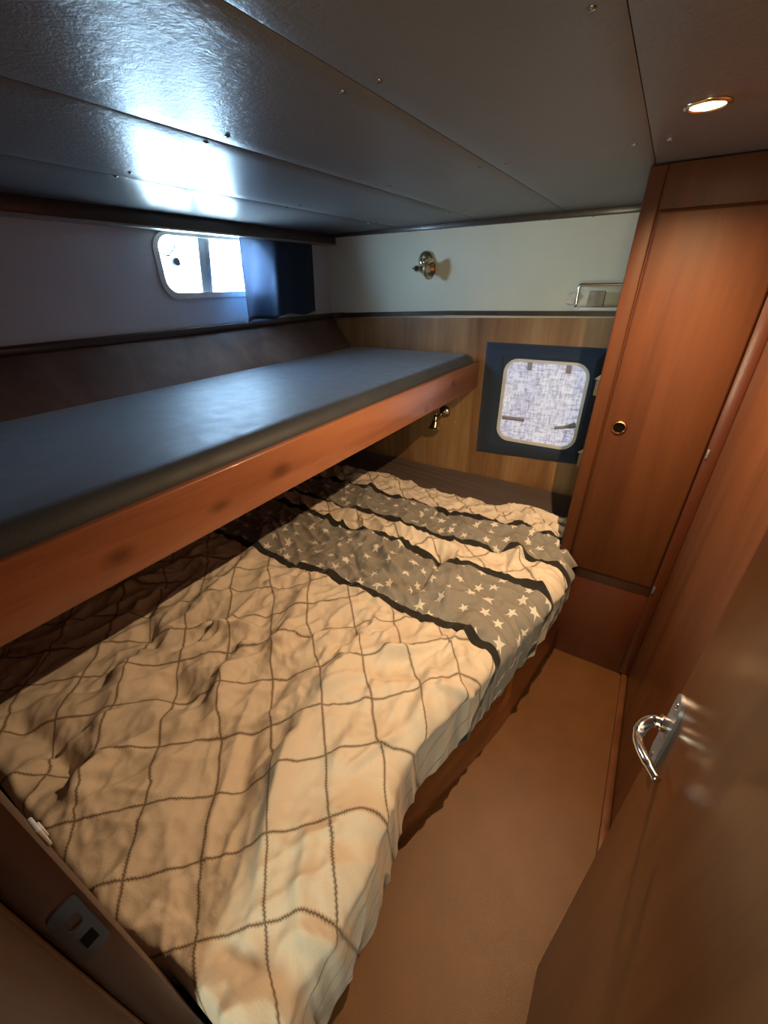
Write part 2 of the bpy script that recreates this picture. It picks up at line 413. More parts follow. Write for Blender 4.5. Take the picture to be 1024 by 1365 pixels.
# ------------------------------------------------------------------ windows
w1 = MB(); fr0 = rrect(WY0 - .022, WY1 + .022, WZ0 - .022, WZ1 + .010, .075); fr1 = rrect(WY0 + .003, WY1 - .003, WZ0 + .003, WZ1 - .003, .058)
w1.ring(fr0, fr1, lambda p: (XL + .012, p[0], p[1]), lambda p: (XL - .035, p[0], p[1]))
w1 = struct(w1.build('window_1', M['alu'], auto=40), 'small rounded sliding window in the hull side wall')
b = MB(); b.prism(rrect(WY0, 1.50, WZ0, WZ1, .055), lambda p: (XL - .012, p[0], p[1]), lambda p: (XL - .015, p[0], p[1])); b.build('pane', M['glass'], w1)
b = MB(); b.prism(rrect(1.47, WY1, WZ0, WZ1, .055), lambda p: (XL - .024, p[0], p[1]), lambda p: (XL - .027, p[0], p[1])); b.build('pane', M['glass'], w1)
b = MB()
for y, z in ((1.482, 0), ):
    b.prism([(1.486, WZ1), (1.522, WZ1), (1.490, WZ0), (1.456, WZ0)], lambda p: (XL - .006, p[0], p[1]), lambda p: (XL - .016, p[0], p[1]))
b.build('sash_bar', M['alug'], w1)
b = MB(); b.prism([(1.522, WZ1), (1.560, WZ1), (1.526, WZ0), (1.490, WZ0)], lambda p: (XL - .018, p[0], p[1]), lambda p: (XL - .030, p[0], p[1])); b.build('sash_bar', M['steel'], w1)
lt = MB(); lt.lathe([(.0001, 0), (.020, .0), (.025, .008), (.024, .022), (.016, .032), (.0001, .033)], (XL - .012, 1.335, 1.697), (1, 0, .05), 18)
lt = lt.build('latch_knob', M['steel'], w1, auto=40)
MB().tube(bez([(XL - .004, 1.272, 1.733), (XL - .002, 1.312, 1.722), (XL + .004, 1.328, 1.738), (XL + .004, 1.345, 1.748), (XL + .004, 1.35, 1.765)], 5), .0036, 8).build('latch_hook', M['steel'], lt, smooth=True)

w2 = MB(); o_ = rrect(QX0 - .012, QX1 + .012, QZ0 - .012, QZ1 + .012, .082); i_ = rrect(QX0 + .008, QX1 - .008, QZ0 + .008, QZ1 - .008, .062)
w2.ring(o_, i_, lambda p: (p[0], YB - .054, p[1]), lambda p: (p[0], YB + .03, p[1]))
w2 = struct(w2.build('window_2', M['alu'], auto=40), 'square rounded window with a backlit woven pane beside the wardrobe')
b = MB(); b.prism(rrect(QX0 + .004, QX1 - .004, QZ0 + .004, QZ1 - .004, .064), lambda p: (p[0], YB - .036, p[1]), lambda p: (p[0], YB - .030, p[1])); b.build('pane', M['pane'], w2)
M['clip'] = plain('grey_clip', (.34, .33, .37), .5)
for x in (-.561, -.360):
    MB().box(x - .013, x + .013, YB - .046, YB - .036, 1.172, 1.216, .003).build('clip', M['clip'], w2, auto=40)
b = MB(); b.tube(bez([(-.672, YB - .044, .893), (-.62, YB - .050, .897), (-.545, YB - .048, .897)], 6), .0095, 10, 1.4).build('catch_handle', M['clip'], w2, smooth=True)
b = MB(); b.tube(bez([(-.372, YB - .048, .877), (-.31, YB - .050, .893), (-.268, YB - .044, .908)], 6), [.008] * 7 + [.010, .012, .013, .014, .014, .013], 10, 1.3).build('catch_handle', M['clip'], w2, smooth=True)

# padded navy surround around the square window
OX0, OX1, OZ0, OZ1 = -.832, -.193, .650, 1.302
sur = thing('window_surround', (-.512, YB, .65), 'navy padded fabric surround framing the square backlit window', 'window surround')
out4 = [(OX0 + .003, OZ1 - .002), (OX1, OZ1 - .002), (OX1 - .018, OZ0 + .02), (OX0 + .004, OZ0 - .012)]
inn4 = [(QX0 - .013, QZ1 + .013), (QX1 + .013, QZ1 + .013), (QX1 + .013, QZ0 - .013), (QX0 - .013, QZ0 - .013)]
for k in range(4):
    a, c = out4[k], out4[(k + 1) % 4]; ia, ic = inn4[k], inn4[(k + 1) % 4]
    rows = []
    N = 14
    for j in range(8):
        v_ = j / 7; row = []
        for i in range(N + 1):
            u_ = i / N
            p = Vector((a[0] + (c[0] - a[0]) * u_, a[1] + (c[1] - a[1]) * u_)).lerp(Vector((ia[0] + (ic[0] - ia[0]) * u_, ia[1] + (ic[1] - ia[1]) * u_)), v_)
            hgt = .002 + .050 * math.sin(min(v_ * 1.15, 1) * math.pi / 2) + .0015 * math.sin(u_ * 17 + k)
            row.append((p.x, YB - .004 - hgt, p.y))
        rows.append(row)
    back = [(p[0], YB - .004, p[2]) for p in rows[-1]]; rows.append(back)
    rows.insert(0, [(p[0], YB - .004, p[2]) for p in rows[0]])
    bb = MB(); bb.grid(rows); bb.build('pad', M['navy'], sur, smooth=True)
# fill the rounded corners of the opening
bb = MB(); bb.holed([(QX0 - .014, QZ0 - .014), (QX1 + .014, QZ0 - .014), (QX1 + .014, QZ1 + .014), (QX0 - .014, QZ1 + .014)], rrect(QX0 - .008, QX1 + .008, QZ0 - .008, QZ1 + .008, .078), lambda p: (p[0], YB - .0565, p[1]), lambda p: (p[0], YB - .006, p[1]))
bb.build('inner_edge', M['navy'], sur)

for zz, nm in ((1.127, 'pale wooden block with a white wedge on the wardrobe side, level with the window'), (.740, 'pale wooden block with a white wedge on the wardrobe side, below the window')):
    t_ = thing('wood_block', (-.137, 2.35, zz), nm, 'block', 'wooden blocks on the wardrobe side')
    MB().box(-.212, -.1375, 2.325, 2.375, zz - .038, zz + .04, .003).build('block', M['lightwood'], t_, auto=40)
    b = MB(); b.prism([(-.222, zz + .0405), (-.1375, zz + .0405), (-.1375, zz + .105), (-.150, zz + .105)], lambda p: (p[0], 2.328, p[1]), lambda p: (p[0], 2.343, p[1])); b.build('wedge', M['paper'], t_)

# ------------------------------------------------------------------ curtain
ct = thing('curtain', (XL + .03, 1.98, 1.815), 'navy curtain hanging at the right half of the hull window, one edge folded forward', 'curtain')
rows = []
NY, NZ = 60, 36
for j in range(NZ + 1):
    v_ = j / NZ; row = []
    z = 1.816 - v_ * (.372 if True else 0)
    for i in range(NY + 1):
        u_ = i / NY
        flare = .10 * v_
        y = 1.700 - .012 * v_ + u_ * (.565 - .0 + .0)
        if u_ < .5:    # the folded front part: swings out
            k = u_ / .5
            xo = .022 + .085 * v_ ** 1.2 * (1 - k) ** .55 + .026 * math.sin(k * 10.5 + .4 + v_ * 1.6) * (.3 + .7 * v_)
            y += -.105 * v_ * (1 - k)
        else:
            k = (u_ - .5) / .5
            xo = .014 + .006 * math.sin(k * 9 + v_ * 2) * v_
        zz = z - (.012 * (1 - u_ / .5) if u_ < .5 else .0) * v_ + .006 * math.sin(u_ * 14) * v_
        row.append((XL + .012 + xo, y, zz))
    rows.append(row)
b = MB(); b.grid(rows)
cu = b.build('cloth', M['curtain'], ct, smooth=True)
sm = cu.modifiers.new('thickness', 'SOLIDIFY'); sm.thickness = .0015
b = MB(); b.grid([[(p[0] + .001, p[1], p[2] + dz) for p in rows[-1]] for dz in (.018, 0.0)]); b.grid([[(p[0] - .0025, p[1], p[2] + dz) for p in rows[-1]] for dz in (.018, 0.0)])
he = b.build('hem', M['curtain'], ct, smooth=True)
sm = he.modifiers.new('thickness', 'SOLIDIFY'); sm.thickness = .002

# ------------------------------------------------------------------ upper bunk
bk = thing('upper_bunk', (-1.3, 1.2, 1.04), 'upper bunk shelf with a knotty varnished front board', 'bunk')
b = MB(); b.box(-.884, -.860, -.02, YB - .006, 1.042, 1.192, .005, 3); b.build('front_board', M['caby'], bk, auto=40)
b = MB(); b.box(-1.74, -.884, -.02, YB - .006, 1.055, 1.075); b.build('base_panel', M['under'], bk)
for y in (.3, .9, 1.5, 2.1):
    MB().box(-1.72, -.886, y - .02, y + .02, 1.03, 1.055, .003).build('bearer', M['under'], bk)
# vinyl mattress with soft edges
b = MB(); x0, x1, y0, y1, z0, z1, r = -1.752, -.888, -.015, YB - .01, 1.078, 1.234, .055
prof = [(0, z0)] + [(r * (1 - math.cos(a)), z1 - r + r * math.sin(a)) for a in [k * math.pi / 2 / 8 for k in range(9)]]
rows = []
for d, z in prof:
    rows.append([(p[0], p[1], z) for p in rrect(x0 + d, x1 - d, y0 + d, y1 - d, max(.035 - d * .3, .01), 5)])
vv = b.grid(rows, closed_v=True)
# crowned top
last = rows[-1]; cx, cy = (x0 + x1) / 2, (y0 + y1) / 2
prev = vv[-1]
for s_, dz in ((.85, .003), (.6, .005), (.3, .006)):
    cur = [b.b.verts.new((cx + (p[0] - cx) * s_, cy + (p[1] - cy) * s_, z1 + dz)) for p in last]
    n = len(cur)
    for i in range(n): b.b.faces.new((prev[i], prev[(i + 1) % n], cur[(i + 1) % n], cur[i]))
    prev = cur
b.cap(prev); b.cap(vv[0][::-1])
mt = thing('bunk_mattress', (-1.3, 1.2, 1.078), 'dark vinyl mattress lying on the upper bunk', 'mattress')
b.build('cover', M['vinyl'], mt, smooth=True)
MB().tube([(p[0], p[1], z1 - .052) for p in rrect(x0 - .001, x1 + .001, y0 - .001, y1 + .001, .036, 5)] + [(x1 + .001, y1 - .036, z1 - .052)], .0022, 6).build('piping', M['rubber'], mt, smooth=True)

# ------------------------------------------------------------------ lower bed
BY = [-.01, .2, .5, .71, 1.113, 1.648]; BX = [-.44, -.405, -.332, -.259, -.151, -.071]
def bx(y): return float(np.interp(y, BY, BX))
bed = thing('lower_berth', (-1.0, 1.0, 0), 'low wooden bed base with an angled side board along the aisle', 'bed')
ys = np.linspace(-.01, 1.648, 30)
b = MB(); b.grid([[(bx(y), y, 0), (bx(y), y, .440), (bx(y) - .004, y, .446), (bx(y) - .022, y, .446), (bx(y) - .026, y, 0)] for y in ys], closed_v=True)
b.build('side_board', M['side'], bed, auto=40)
MB().prism([(-1.705, -.01), (-.45, -.01), (-.36, .5), (-.10, 1.64), (-.16, 1.66), (-.16, YB - .01), (-1.705, YB - .01)], lambda p: (p[0], p[1], .20), lambda p: (p[0], p[1], .225)).build('base_panel', M['under'], bed)
mat_ = thing('bed_mattress', (-1.0, 1.2, .226), 'lower bed mattress under a brown sheet, bare at the foot of the back wall', 'mattress')
loop = [(-1.70, .0), (-.47, .0), (-.38, .5), (-.31, .71), (-.20, 1.113), (-.125, 1.60), (-.165, 1.66), (-.165, YB - .012), (-1.70, YB - .012)]
b = MB(); b.prism(loop, lambda p: (p[0], p[1], .226), lambda p: (p[0], p[1], .455)); b.build('core', M['sheet'], mat_)

# numpy noise for cloth
rng = np.random.RandomState(7); PERM = rng.permutation(512); GR = rng.uniform(0, 2 * np.pi, 512)
def gnoise(x, y):
    xi, yi = np.floor(x).astype(int), np.floor(y).astype(int); xf, yf = x - xi, y - yi
    def g(ix, iy, fx, fy):
        a = GR[(PERM[(ix % 512)] + iy) % 512]; return np.cos(a) * fx + np.sin(a) * fy
    u, v_ = xf ** 3 * (xf * (xf * 6 - 15) + 10), yf ** 3 * (yf * (yf * 6 - 15) + 10)
    a = g(xi, yi, xf, yf); b_ = g(xi + 1, yi, xf - 1, yf); c = g(xi, yi + 1, xf, yf - 1); d = g(xi + 1, yi + 1, xf - 1, yf - 1)
    return (a * (1 - u) + b_ * u) * (1 - v_) + (c * (1 - u) + d * u) * v_
def ridged(x, y): return 1 - np.abs(gnoise(x, y)) * 2.0
def np_mesh(name, X, Y, Z, mat, parent=None, uv=None):
    nr, nc = X.shape; off = parent_world(parent) if parent else Vector((0, 0, 0))
    me = bpy.data.meshes.new(name)
    co = np.stack([X - off.x, Y - off.y, Z - off.z], -1).reshape(-1, 3)
    idx = np.arange(nr * nc).reshape(nr, nc)
    q = np.stack([idx[:-1, :-1], idx[:-1, 1:], idx[1:, 1:], idx[1:, :-1]], -1).reshape(-1, 4)
    me.vertices.add(len(co)); me.vertices.foreach_set('co', co.ravel())
    me.loops.add(q.size); me.loops.foreach_set('vertex_index', q.ravel())
    me.polygons.add(len(q)); me.polygons.foreach_set('loop_start', np.arange(0, q.size, 4)); me.polygons.foreach_set('loop_total', np.full(len(q), 4))
    me.update(calc_edges=True); me.polygons.foreach_set('use_smooth', np.ones(len(q), bool))
    if uv is not None:
        ul = me.uv_layers.new(name='cloth'); U = np.stack([uv[0].ravel()[q.ravel()], uv[1].ravel()[q.ravel()]], -1); ul.data.foreach_set('uv', U.ravel())
    me.materials.append(mat); o = bpy.data.objects.new(name, me); col.objects.link(o)
    if parent: o.parent = parent
    return o

# sheet seen between duvet and back wall
sx = np.linspace(-1.712, -.155, 150); sy = np.linspace(1.70, YB - .012, 80); SX, SY = np.meshgrid(sx, sy)
SZ = .472 + .010 * gnoise(SX * 2.2, SY * 9) + .007 * ridged(SX * 1.3 + SY * 1.5, SY * 16 + SX * 2) * np.clip((-.35 - SX) * 2, 0, 1)
SZ -= .03 * np.clip((SX + .20) / .045, 0, 1) ** 2
np_mesh('sheet', SX, SY, SZ, M['sheet'], mat_)

# ------------------------------------------------------------------ duvet
# outer line of the hanging duvet
DY = [-.02, .08, .17, .30, .43, .58, .97, 1.22, 1.56, 1.60, 1.67, 2.1]
DX = [-.268, -.262, -.256, -.250, -.268, -.285, -.172, -.118, -.066, -.066, -.150, -.150]
LY = [-.02, .25, .45, .60, 1.0, 1.35, 1.56, 1.63, 2.1]; LD = [.40, .36, .30, .25, .22, .18, .12, .0, .0]
Y0, Y1 = -.016, 1.93
nS, nT = 400, 460
tt = np.linspace(0, 1, nT); R_ = .055
t_arc = np.linspace(-.22, Y1 + .07, nT)          # cloth length along the bed; both ends roll down
S01 = np.linspace(0, 1, nS)
T, S1 = np.meshgrid(t_arc, S01, indexing='ij')
Yb = np.clip(T, -.04, Y1)
def roll(d, r):   # arc then straight down: returns (outward, drop) for overrun d
    d = np.maximum(d, 0); a = np.minimum(d / r, np.pi / 2)
    return r * np.sin(a), r * (1 - np.cos(a)) + np.maximum(d - r * np.pi / 2, 0)
XO = np.interp(Yb, DY, DX); XO = np.where(True, XO, XO)
LDr = np.interp(Yb, LY, LD)
Xw = -1.70
flat = XO - R_ - Xw
total = flat + R_ * np.pi / 2 * np.clip(LDr / .05, 0, 1) + np.maximum(LDr - R_, 0) + np.where(LDr < .05, R_, 0)
S = S1 * total
ox, dx = roll(S - flat, R_)
hang = np.clip(LDr / .05, 0, 1)
ox = np.where(hang > .5, ox, np.maximum(S - flat, 0)); dx = dx * hang
X = Xw + np.minimum(S, flat) + ox
rn = .03
oyn, dyn = roll(-.046 + rn - T, rn); oyf, dyf = roll(T - (Y1 - .03), .035)
Y = np.clip(T, -.046 + rn, Y1 - .03) - oyn + oyf
TOP = .553
Z = TOP - dx - dyn - np.minimum(dyf, .075)
# rotation of wrinkle field: folds run mostly along the bed, leaning to the aisle
def seg_field(poly):
    best = np.full(X.shape, 9.); side = np.zeros(X.shape); along = np.zeros(X.shape)
    P = [np.array(p) for p in poly]; L = sum(np.linalg.norm(P[i + 1] - P[i]) for i in range(len(P) - 1)); acc = 0
    for i in range(len(P) - 1):
        a, b_ = P[i], P[i + 1]; d = b_ - a; ln = np.linalg.norm(d); d = d / ln
        u = np.clip((X - a[0]) * d[0] + (T - a[1]) * d[1], 0, ln)
        qx, qy = X - a[0] - u * d[0], T - a[1] - u * d[1]; dist = np.hypot(qx, qy)
        m_ = dist < best
        best = np.where(m_, dist, best); side = np.where(m_, np.sign(d[0] * qy - d[1] * qx), side); along = np.where(m_, (acc + u) / L, along); acc += ln
    return best, side, along
H = np.zeros(X.shape)
flatmask = np.clip(1 - dx / .05, 0, 1) * np.clip(1 - dyn / .05, 0, 1)
# broad lumps of filling
H += .026 * gnoise(X * 2.3 + 3.1, T * 1.9 + 1.7) + .016 * gnoise(X * 4.9 + 9.2, T * 4.1 + 4.4)
# medium folds, leaning
wx = X + .05 * gnoise(X * 3 + 5, T * 3 + 2); wy = T + .05 * gnoise(X * 3 + 15, T * 3 + 12)
def folds(ang, fa, fl, ox_=0, oy_=0):
    c, s = math.cos(ang), math.sin(ang); a = wx * c + wy * s; p = -wx * s + wy * c     # a: along, p: across
    return ridged(a * fl + ox_, p * fa + oy_)
patch = np.clip(.5 + 1.3 * gnoise(X * 2.1 + 30, T * 2.1 + 11), 0, 1); patch2 = np.clip(.5 + 1.3 * gnoise(X * 1.7 + 50, T * 1.7 + 41), 0, 1)
near = np.clip((1.05 - T) / .2, 0, 1)
f1_ = folds(math.radians(72), 11, 2.2, 1, 2); f2_ = folds(math.radians(40), 9, 2.5, 7, 3); f3_ = folds(math.radians(115), 12, 3, 3, 9); f4_ = folds(math.radians(5), 13, 3.2, 13, 5)
H += .019 * (f1_ ** 2) * (.25 + patch) * (.4 + .6 * near) + .015 * (f2_ ** 2) * patch2 + .012 * (f3_ ** 2) * (1 - patch) * near
H += .021 * (f4_ ** 2) * (1 - near) * (.3 + patch2) + .018 * (folds(math.radians(150), 12, 4, 23, 25) ** 2) * (1 - near)
# fine crumple
H += .005 * ridged(wx * 17 + wy * 5, wy * 15 - wx * 4) + .003 * ridged(wx * 34, wy * 29 + wx * 9) * (.4 + patch)
# hanging side: pleats
H += dx.clip(0, .3) * .10 * (ridged(T * 13 + X * 2, dx * 2.5) ** 2 - .3)
# individual creases seen in the photograph: (polyline, ridge, ridge width, step, step width)
CRE = [([(-.63, .99), (-.57, .66), (-.56, .46), (-.53, .34), (-.40, .15), (-.36, .05)], .020, .035, .012, .05),
       ([(-.92, .91), (-.83, .67), (-.77, .51)], .018, .03, .008, .04),
       ([(-.89, .59), (-.87, .45), (-.78, .34)], .020, .03, .010, .04),
       ([(-1.05, .37), (-.87, .32)], -.030, .045, 0, .04),
       ([(-.23, .37), (-.22, .21), (-.21, .16)], -.018, .014, 0, .04),
       ([(-.34, .80), (-.30, .62), (-.28, .52)], .014, .02, .006, .03),
       ([(-.56, 1.38), (-.555, 1.04)], -.028, .022, .012, .04),
       ([(-.34, 1.54), (-.25, 1.47)], .040, .035, 0, .03),
       ([(-.40, 1.47), (-.30, 1.60)], -.020, .02, 0, .03),
       ([(-1.27, .03), (-1.15, .06), (-.99, .06), (-.92, .04)], -.030, .03, 0, .04),
       ([(-.93, .14), (-.90, .06), (-.86, .03)], .018, .03, 0, .04),
       ([(-.31, 1.13), (-.30, .90), (-.23, .69)], .012, .03, 0, .04),
       ([(-1.44, .55), (-1.30, .45), (-1.14, .39)], -.022, .03, .006, .04),
       ([(-1.38, 1.18), (-1.25, .83), (-1.19, .51)], .022, .035, .008, .05),
       ([(-.37, .28), (-.32, .18), (-.26, .11)], .012, .022, 0, .04),
       ([(-.42, .035), (-.33, .045), (-.22, .10)], -.016, .022, -.016, .05),
       ([(-1.2, .35), (-1.04, .18), (-.97, .12)], .016, .035, .006, .04),
       ([(-.72, .62), (-.66, .36), (-.55, .2)], -.016, .025, .008, .04),
       ([(-.46, .62), (-.40, .36)], .008, .02, 0, .03),
       ([(-.65, 1.80), (-.80, 1.61)], -.014, .02, 0, .03),
       ([(-1.2, 1.78), (-1.12, 1.55)], .016, .025, 0, .03),
       ([(-.98, 1.42), (-.70, 1.41), (-.5, 1.43)], .020, .03, 0, .03),
       ([(-.9, 1.16), (-.78, 1.05)], -.014, .018, 0, .03), ([(-.8, 1.24), (-.68, 1.14)], .012, .018, 0, .03), ([(-1.0, 1.2), (-.9, 1.07)], .012, .02, 0, .03),
       ([(-.47, 1.25), (-.40, 1.02)], .010, .02, 0, .03), ([(-1.0, .80), (-.92, .62)], -.012, .02, 0, .03), ([(-.5, .75), (-.43, .45)], -.010, .025, 0, .03)]
UW = np.zeros(X.shape); VW = np.zeros(X.shape)
for poly, ra, rw, sa, sw in CRE:
    d, sd, al = seg_field(poly); win = np.clip(np.minimum(al, 1 - al) * 5 + .12, 0, 1); fade = np.exp(-(d / .16) ** 2)
    wob = 1 + .5 * gnoise(X * 9 + ra * 900, T * 9)
    H += 1.45 * win * wob * (ra * np.exp(-(d / rw) ** 2) + sa * np.tanh(sd * d / sw) * fade)
    UW += win * sd * fade * (abs(ra) * .45) * np.tanh(d / rw); VW += win * sd * fade * (abs(ra) * .30) * np.tanh(d / rw)
rc = np.random.RandomState(21)
for k in range(110):
    px, py = rc.uniform(-1.55, -.16), rc.uniform(.06, 1.86)
    if py < 1.0: ang = math.radians(rc.choice([70, 78, 60, 112, 45]) + rc.normal(0, 12))
    else: ang = math.radians(rc.choice([60, 95, 130, 10, 150]) + rc.normal(0, 18))
    ln_ = rc.uniform(.08, .26) * (1 if py < 1.0 else .7); bend = rc.normal(0, .25)
    c0, s0_ = math.cos(ang) * ln_ / 2, math.sin(ang) * ln_ / 2
    d, sd, al = seg_field([(px - c0, py - s0_), (px - s0_ * bend * .4, py + c0 * bend * .4), (px + c0, py + s0_)])
    win = np.clip(np.minimum(al, 1 - al) * 4, 0, 1); w_ = rc.uniform(.008, .018); a_ = rc.uniform(.009, .019) * rc.choice([1, 1, -1])
    fade = np.exp(-(d / .07) ** 2)
    H += win * (a_ * np.exp(-(d / w_) ** 2) + .4 * a_ * np.tanh(sd * d / .02) * fade)
    UW += win * sd * fade * abs(a_) * .5 * np.tanh(d / w_)
edge_calm = np.clip((X - Xw) / .1, 0, 1)
tcalm = np.clip((T + .05) / .04 + .5, .15, 1)
Hn = H * (.35 + .65 * flatmask)
Z = Z + Hn * (1 - np.clip(dx / .06, 0, 1)) * tcalm
X = X + (Hn * np.clip(dx / .03, 0, 1)) * np.where(Y > 1.55, 0, 1)
sm_ = np.clip((X + .62) / .17, 0, 1); sm_ = sm_ * sm_ * (3 - 2 * sm_)
Y = Y + .034 * sm_ * np.exp(-np.maximum(T + .05, 0) / .12)
Y = np.maximum(Y, -.055)
# the near hanging corner swells outwards
X = X + .035 * np.clip((.45 - T) / .3, 0, 1) * np.clip(dx / .08, 0, 1) * np.clip((.34 - dx) / .12, 0, 1) * .4
U = Xw + S + UW + .006 * gnoise(X * 6, T * 6) + .012 * gnoise(X * 2.5 + 8, T * 2.5)
V = T + .85 * dx + VW + .006 * gnoise(X * 6 + 20, T * 6 + 20) + .010 * gnoise(X * 2.5 + 28, T * 2.5 + 9)

# printed cotton: diagonal chain lines on cream, two grey star bands with black borders
t = NT('printed_duvet_cotton')
uvn = t.add('ShaderNodeUVMap'); uvn.uv_map = 'cloth'; uv = uvn.outputs[0]
sep = t.add('ShaderNodeSeparateXYZ'); t.link(uv, sep.inputs[0]); u_, v_ = sep.outputs['X'], sep.outputs['Y']
wob = t.math('MULTIPLY', t.math('SUBTRACT', t.noise(uv, 60, 2), .5), .006)
zig = t.math('MULTIPLY', t.math('SINE', t.math('MULTIPLY', t.math('SUBTRACT', u_, v_), 700.)), .0011)
zig2 = t.math('MULTIPLY', t.math('SINE', t.math('MULTIPLY', t.math('ADD', u_, v_), 700.)), .0011)
def lines(e, c, z_):
    q = t.math('ADD', t.math('ADD', e, wob), z_)
    q = t.math('WRAP', t.math('SUBTRACT', q, c), .1, -.1)
    return t.ramp(t.math('ABSOLUTE', q), [(.0027, 1.), (.0046, 0.)])
la = lines(t.math('ADD', u_, v_), -.03, zig); lb = lines(t.math('SUBTRACT', v_, u_), .05, zig2)
ln = t.math('MAXIMUM', la, lb)
def inband(a, b_):
    return t.math('MULTIPLY', t.math('GREATER_THAN', v_, a), t.math('LESS_THAN', v_, b_))
vw = v_
g_ = t.math('MAXIMUM', inband(.985, 1.325), inband(1.495, 1.715))
def near_line(c, w):
    return t.math('LESS_THAN', t.math('ABSOLUTE', t.math('SUBTRACT', v_, c)), w)
bd = t.math('MAXIMUM', t.math('MAXIMUM', near_line(.978, .0165), near_line(1.330, .0165)), t.math('MAXIMUM', near_line(1.490, .0150), near_line(1.722, .0150)))
# stars
vo = t.add('ShaderNodeTexVoronoi', voronoi_dimensions='2D', feature='F1'); vo.inputs['Scale'].default_value = 13.2; vo.inputs['Randomness'].default_value = .55
t.link(uv, vo.inputs['Vector'])
sv = t.add('ShaderNodeVectorMath', operation='SCALE'); t.link(uv, sv.inputs[0]); sv.inputs[3].default_value = 13.2
# local offset = uv*scale - position*scale (position output is in uv units)
ps = t.add('ShaderNodeVectorMath', operation='SCALE'); t.link(vo.outputs['Position'], ps.inputs[0]); ps.inputs[3].default_value = 13.2
df = t.add('ShaderNodeVectorMath', operation='SUBTRACT'); t.link(sv.outputs[0], df.inputs[0]); t.link(ps.outputs[0], df.inputs[1])
s2 = t.add('ShaderNodeSeparateXYZ'); t.link(df.outputs[0], s2.inputs[0])
cs = t.add('ShaderNodeSeparateColor'); t.link(vo.outputs['Color'], cs.inputs[0])
rr = t.math('SQRT', t.math('ADD', t.math('MULTIPLY', s2.outputs[0], s2.outputs[0]), t.math('MULTIPLY', s2.outputs[1], s2.outputs[1])))
th = t.math('ADD', t.math('ARCTAN2', s2.outputs[1], s2.outputs[0]), t.math('MULTIPLY', cs.outputs[0], 6.283))
P36 = math.pi / 5
am = t.math('ABSOLUTE', t.math('WRAP', th, P36, -P36))
Rt, rho = 1., .40
p1 = Vector((Rt, 0)); p2 = Vector((rho * math.cos(P36), rho * math.sin(P36))); dd = p2 - p1; nn = Vector((dd.y, -dd.x)).normalized()
if nn.dot(p1) < 0: nn = -nn
beta = math.atan2(nn.y, nn.x); cc = nn.dot(p1)
size = t.math('MULTIPLY_ADD', cs.outputs[1], .09, .235)
ed_ = t.math('MULTIPLY', rr, t.math('COSINE', t.math('SUBTRACT', am, beta)))
star = t.math('LESS_THAN', ed_, t.math('MULTIPLY', size, cc))
weave = t.noise(t.coords('UV', (1400, 500, 1)), 1, 2)
cream = t.ramp(weave, [(.3, (.62, .53, .44)), (.7, (.71, .62, .52))])
c_ = t.mix(ln, cream, (.105, .062, .026, 1))
grey = t.mix(star, t.ramp(weave, [(.3, (.20, .185, .165)), (.7, (.265, .25, .23))]), (.66, .62, .56, 1))
c_ = t.mix(g_, c_, grey); c_ = t.mix(bd, c_, (.018, .017, .015, 1))
t.link(c_, t.b.inputs['Base Color']); t.set(Roughness=.85, Sheen_Weight=.15, Specular_IOR_Level=.25)
t.bump(t.math('ADD', t.math('MULTIPLY', weave, .3), t.noise(uv, 190, 3, .6)), .22, .004)
M['duvet'] = t.m
dv = np_mesh('duvet', X, Y, Z, M['duvet'], None, (U, V))
tag(dv, 'crumpled cream duvet with diagonal chain lines and grey star bands on the lower bed', 'duvet')
md = dv.modifiers.new('thickness', 'SOLIDIFY'); md.thickness = .008; md.offset = -1

# ------------------------------------------------------------------ wardrobe
wd = thing('wardrobe', (.06, 2.0, 0), 'tall varnished mahogany wardrobe with one door and a round finger ring', 'wardrobe')
b = MB(); b.box(-.137, XR - .001, 1.652, YB - .03, .50, ZR - .002, .003); b.build('body', M['cab'], wd, auto=40)
b = MB(); b.box(-.120, XR - .001, 1.656, YB - .03, 0, .50, .002); b.build('plinth', M['base'], wd, auto=40)
b = MB(); b.box(.2265, XR - .001, 1.644, 1.653, .02, ZR - .004, .002); b.build('stile', M['base'], wd, auto=40)
b = MB(); b.box(-.139, -.094, 1.640, 1.653, .50, ZR - .004, .005, 3); b.build('stile', M['cab'], wd, auto=40)
b = MB(); b.box(-.094, XR - .04, 1.642, 1.653, 1.772, ZR - .004, .002); b.build('top_rail', M['cab'], wd, auto=40)
b = MB(); b.box(-.089, .2225, 1.634, 1.652, .520, 1.768, .007, 4); dr = b.build('door', M['cab'], wd, auto=40)
RK = (-.041, 1.634, 1.141)
b = MB(); b.lathe([(.0165, 0), (.0165, -.003), (.019, -.0055), (.023, -.005), (.0255, -.001), (.0255, 0)], RK, (0, 1, 0), 32); fr = b.build('finger_ring', M['copper'], dr, auto=50); fr['label'] = 'copper finger ring'
b = MB(); b.lathe([(.0001, -.0012), (.0172, -.0012), (.0172, .0)], RK, (0, 1, 0), 28); b.build('ring_hole', M['black'], fr)
for z in (1.09, .51):
    MB().box(.229, .236, 1.639, 1.645, z - .016, z + .016, .001).build('hinge_pin', M['steel'], wd, auto=40)

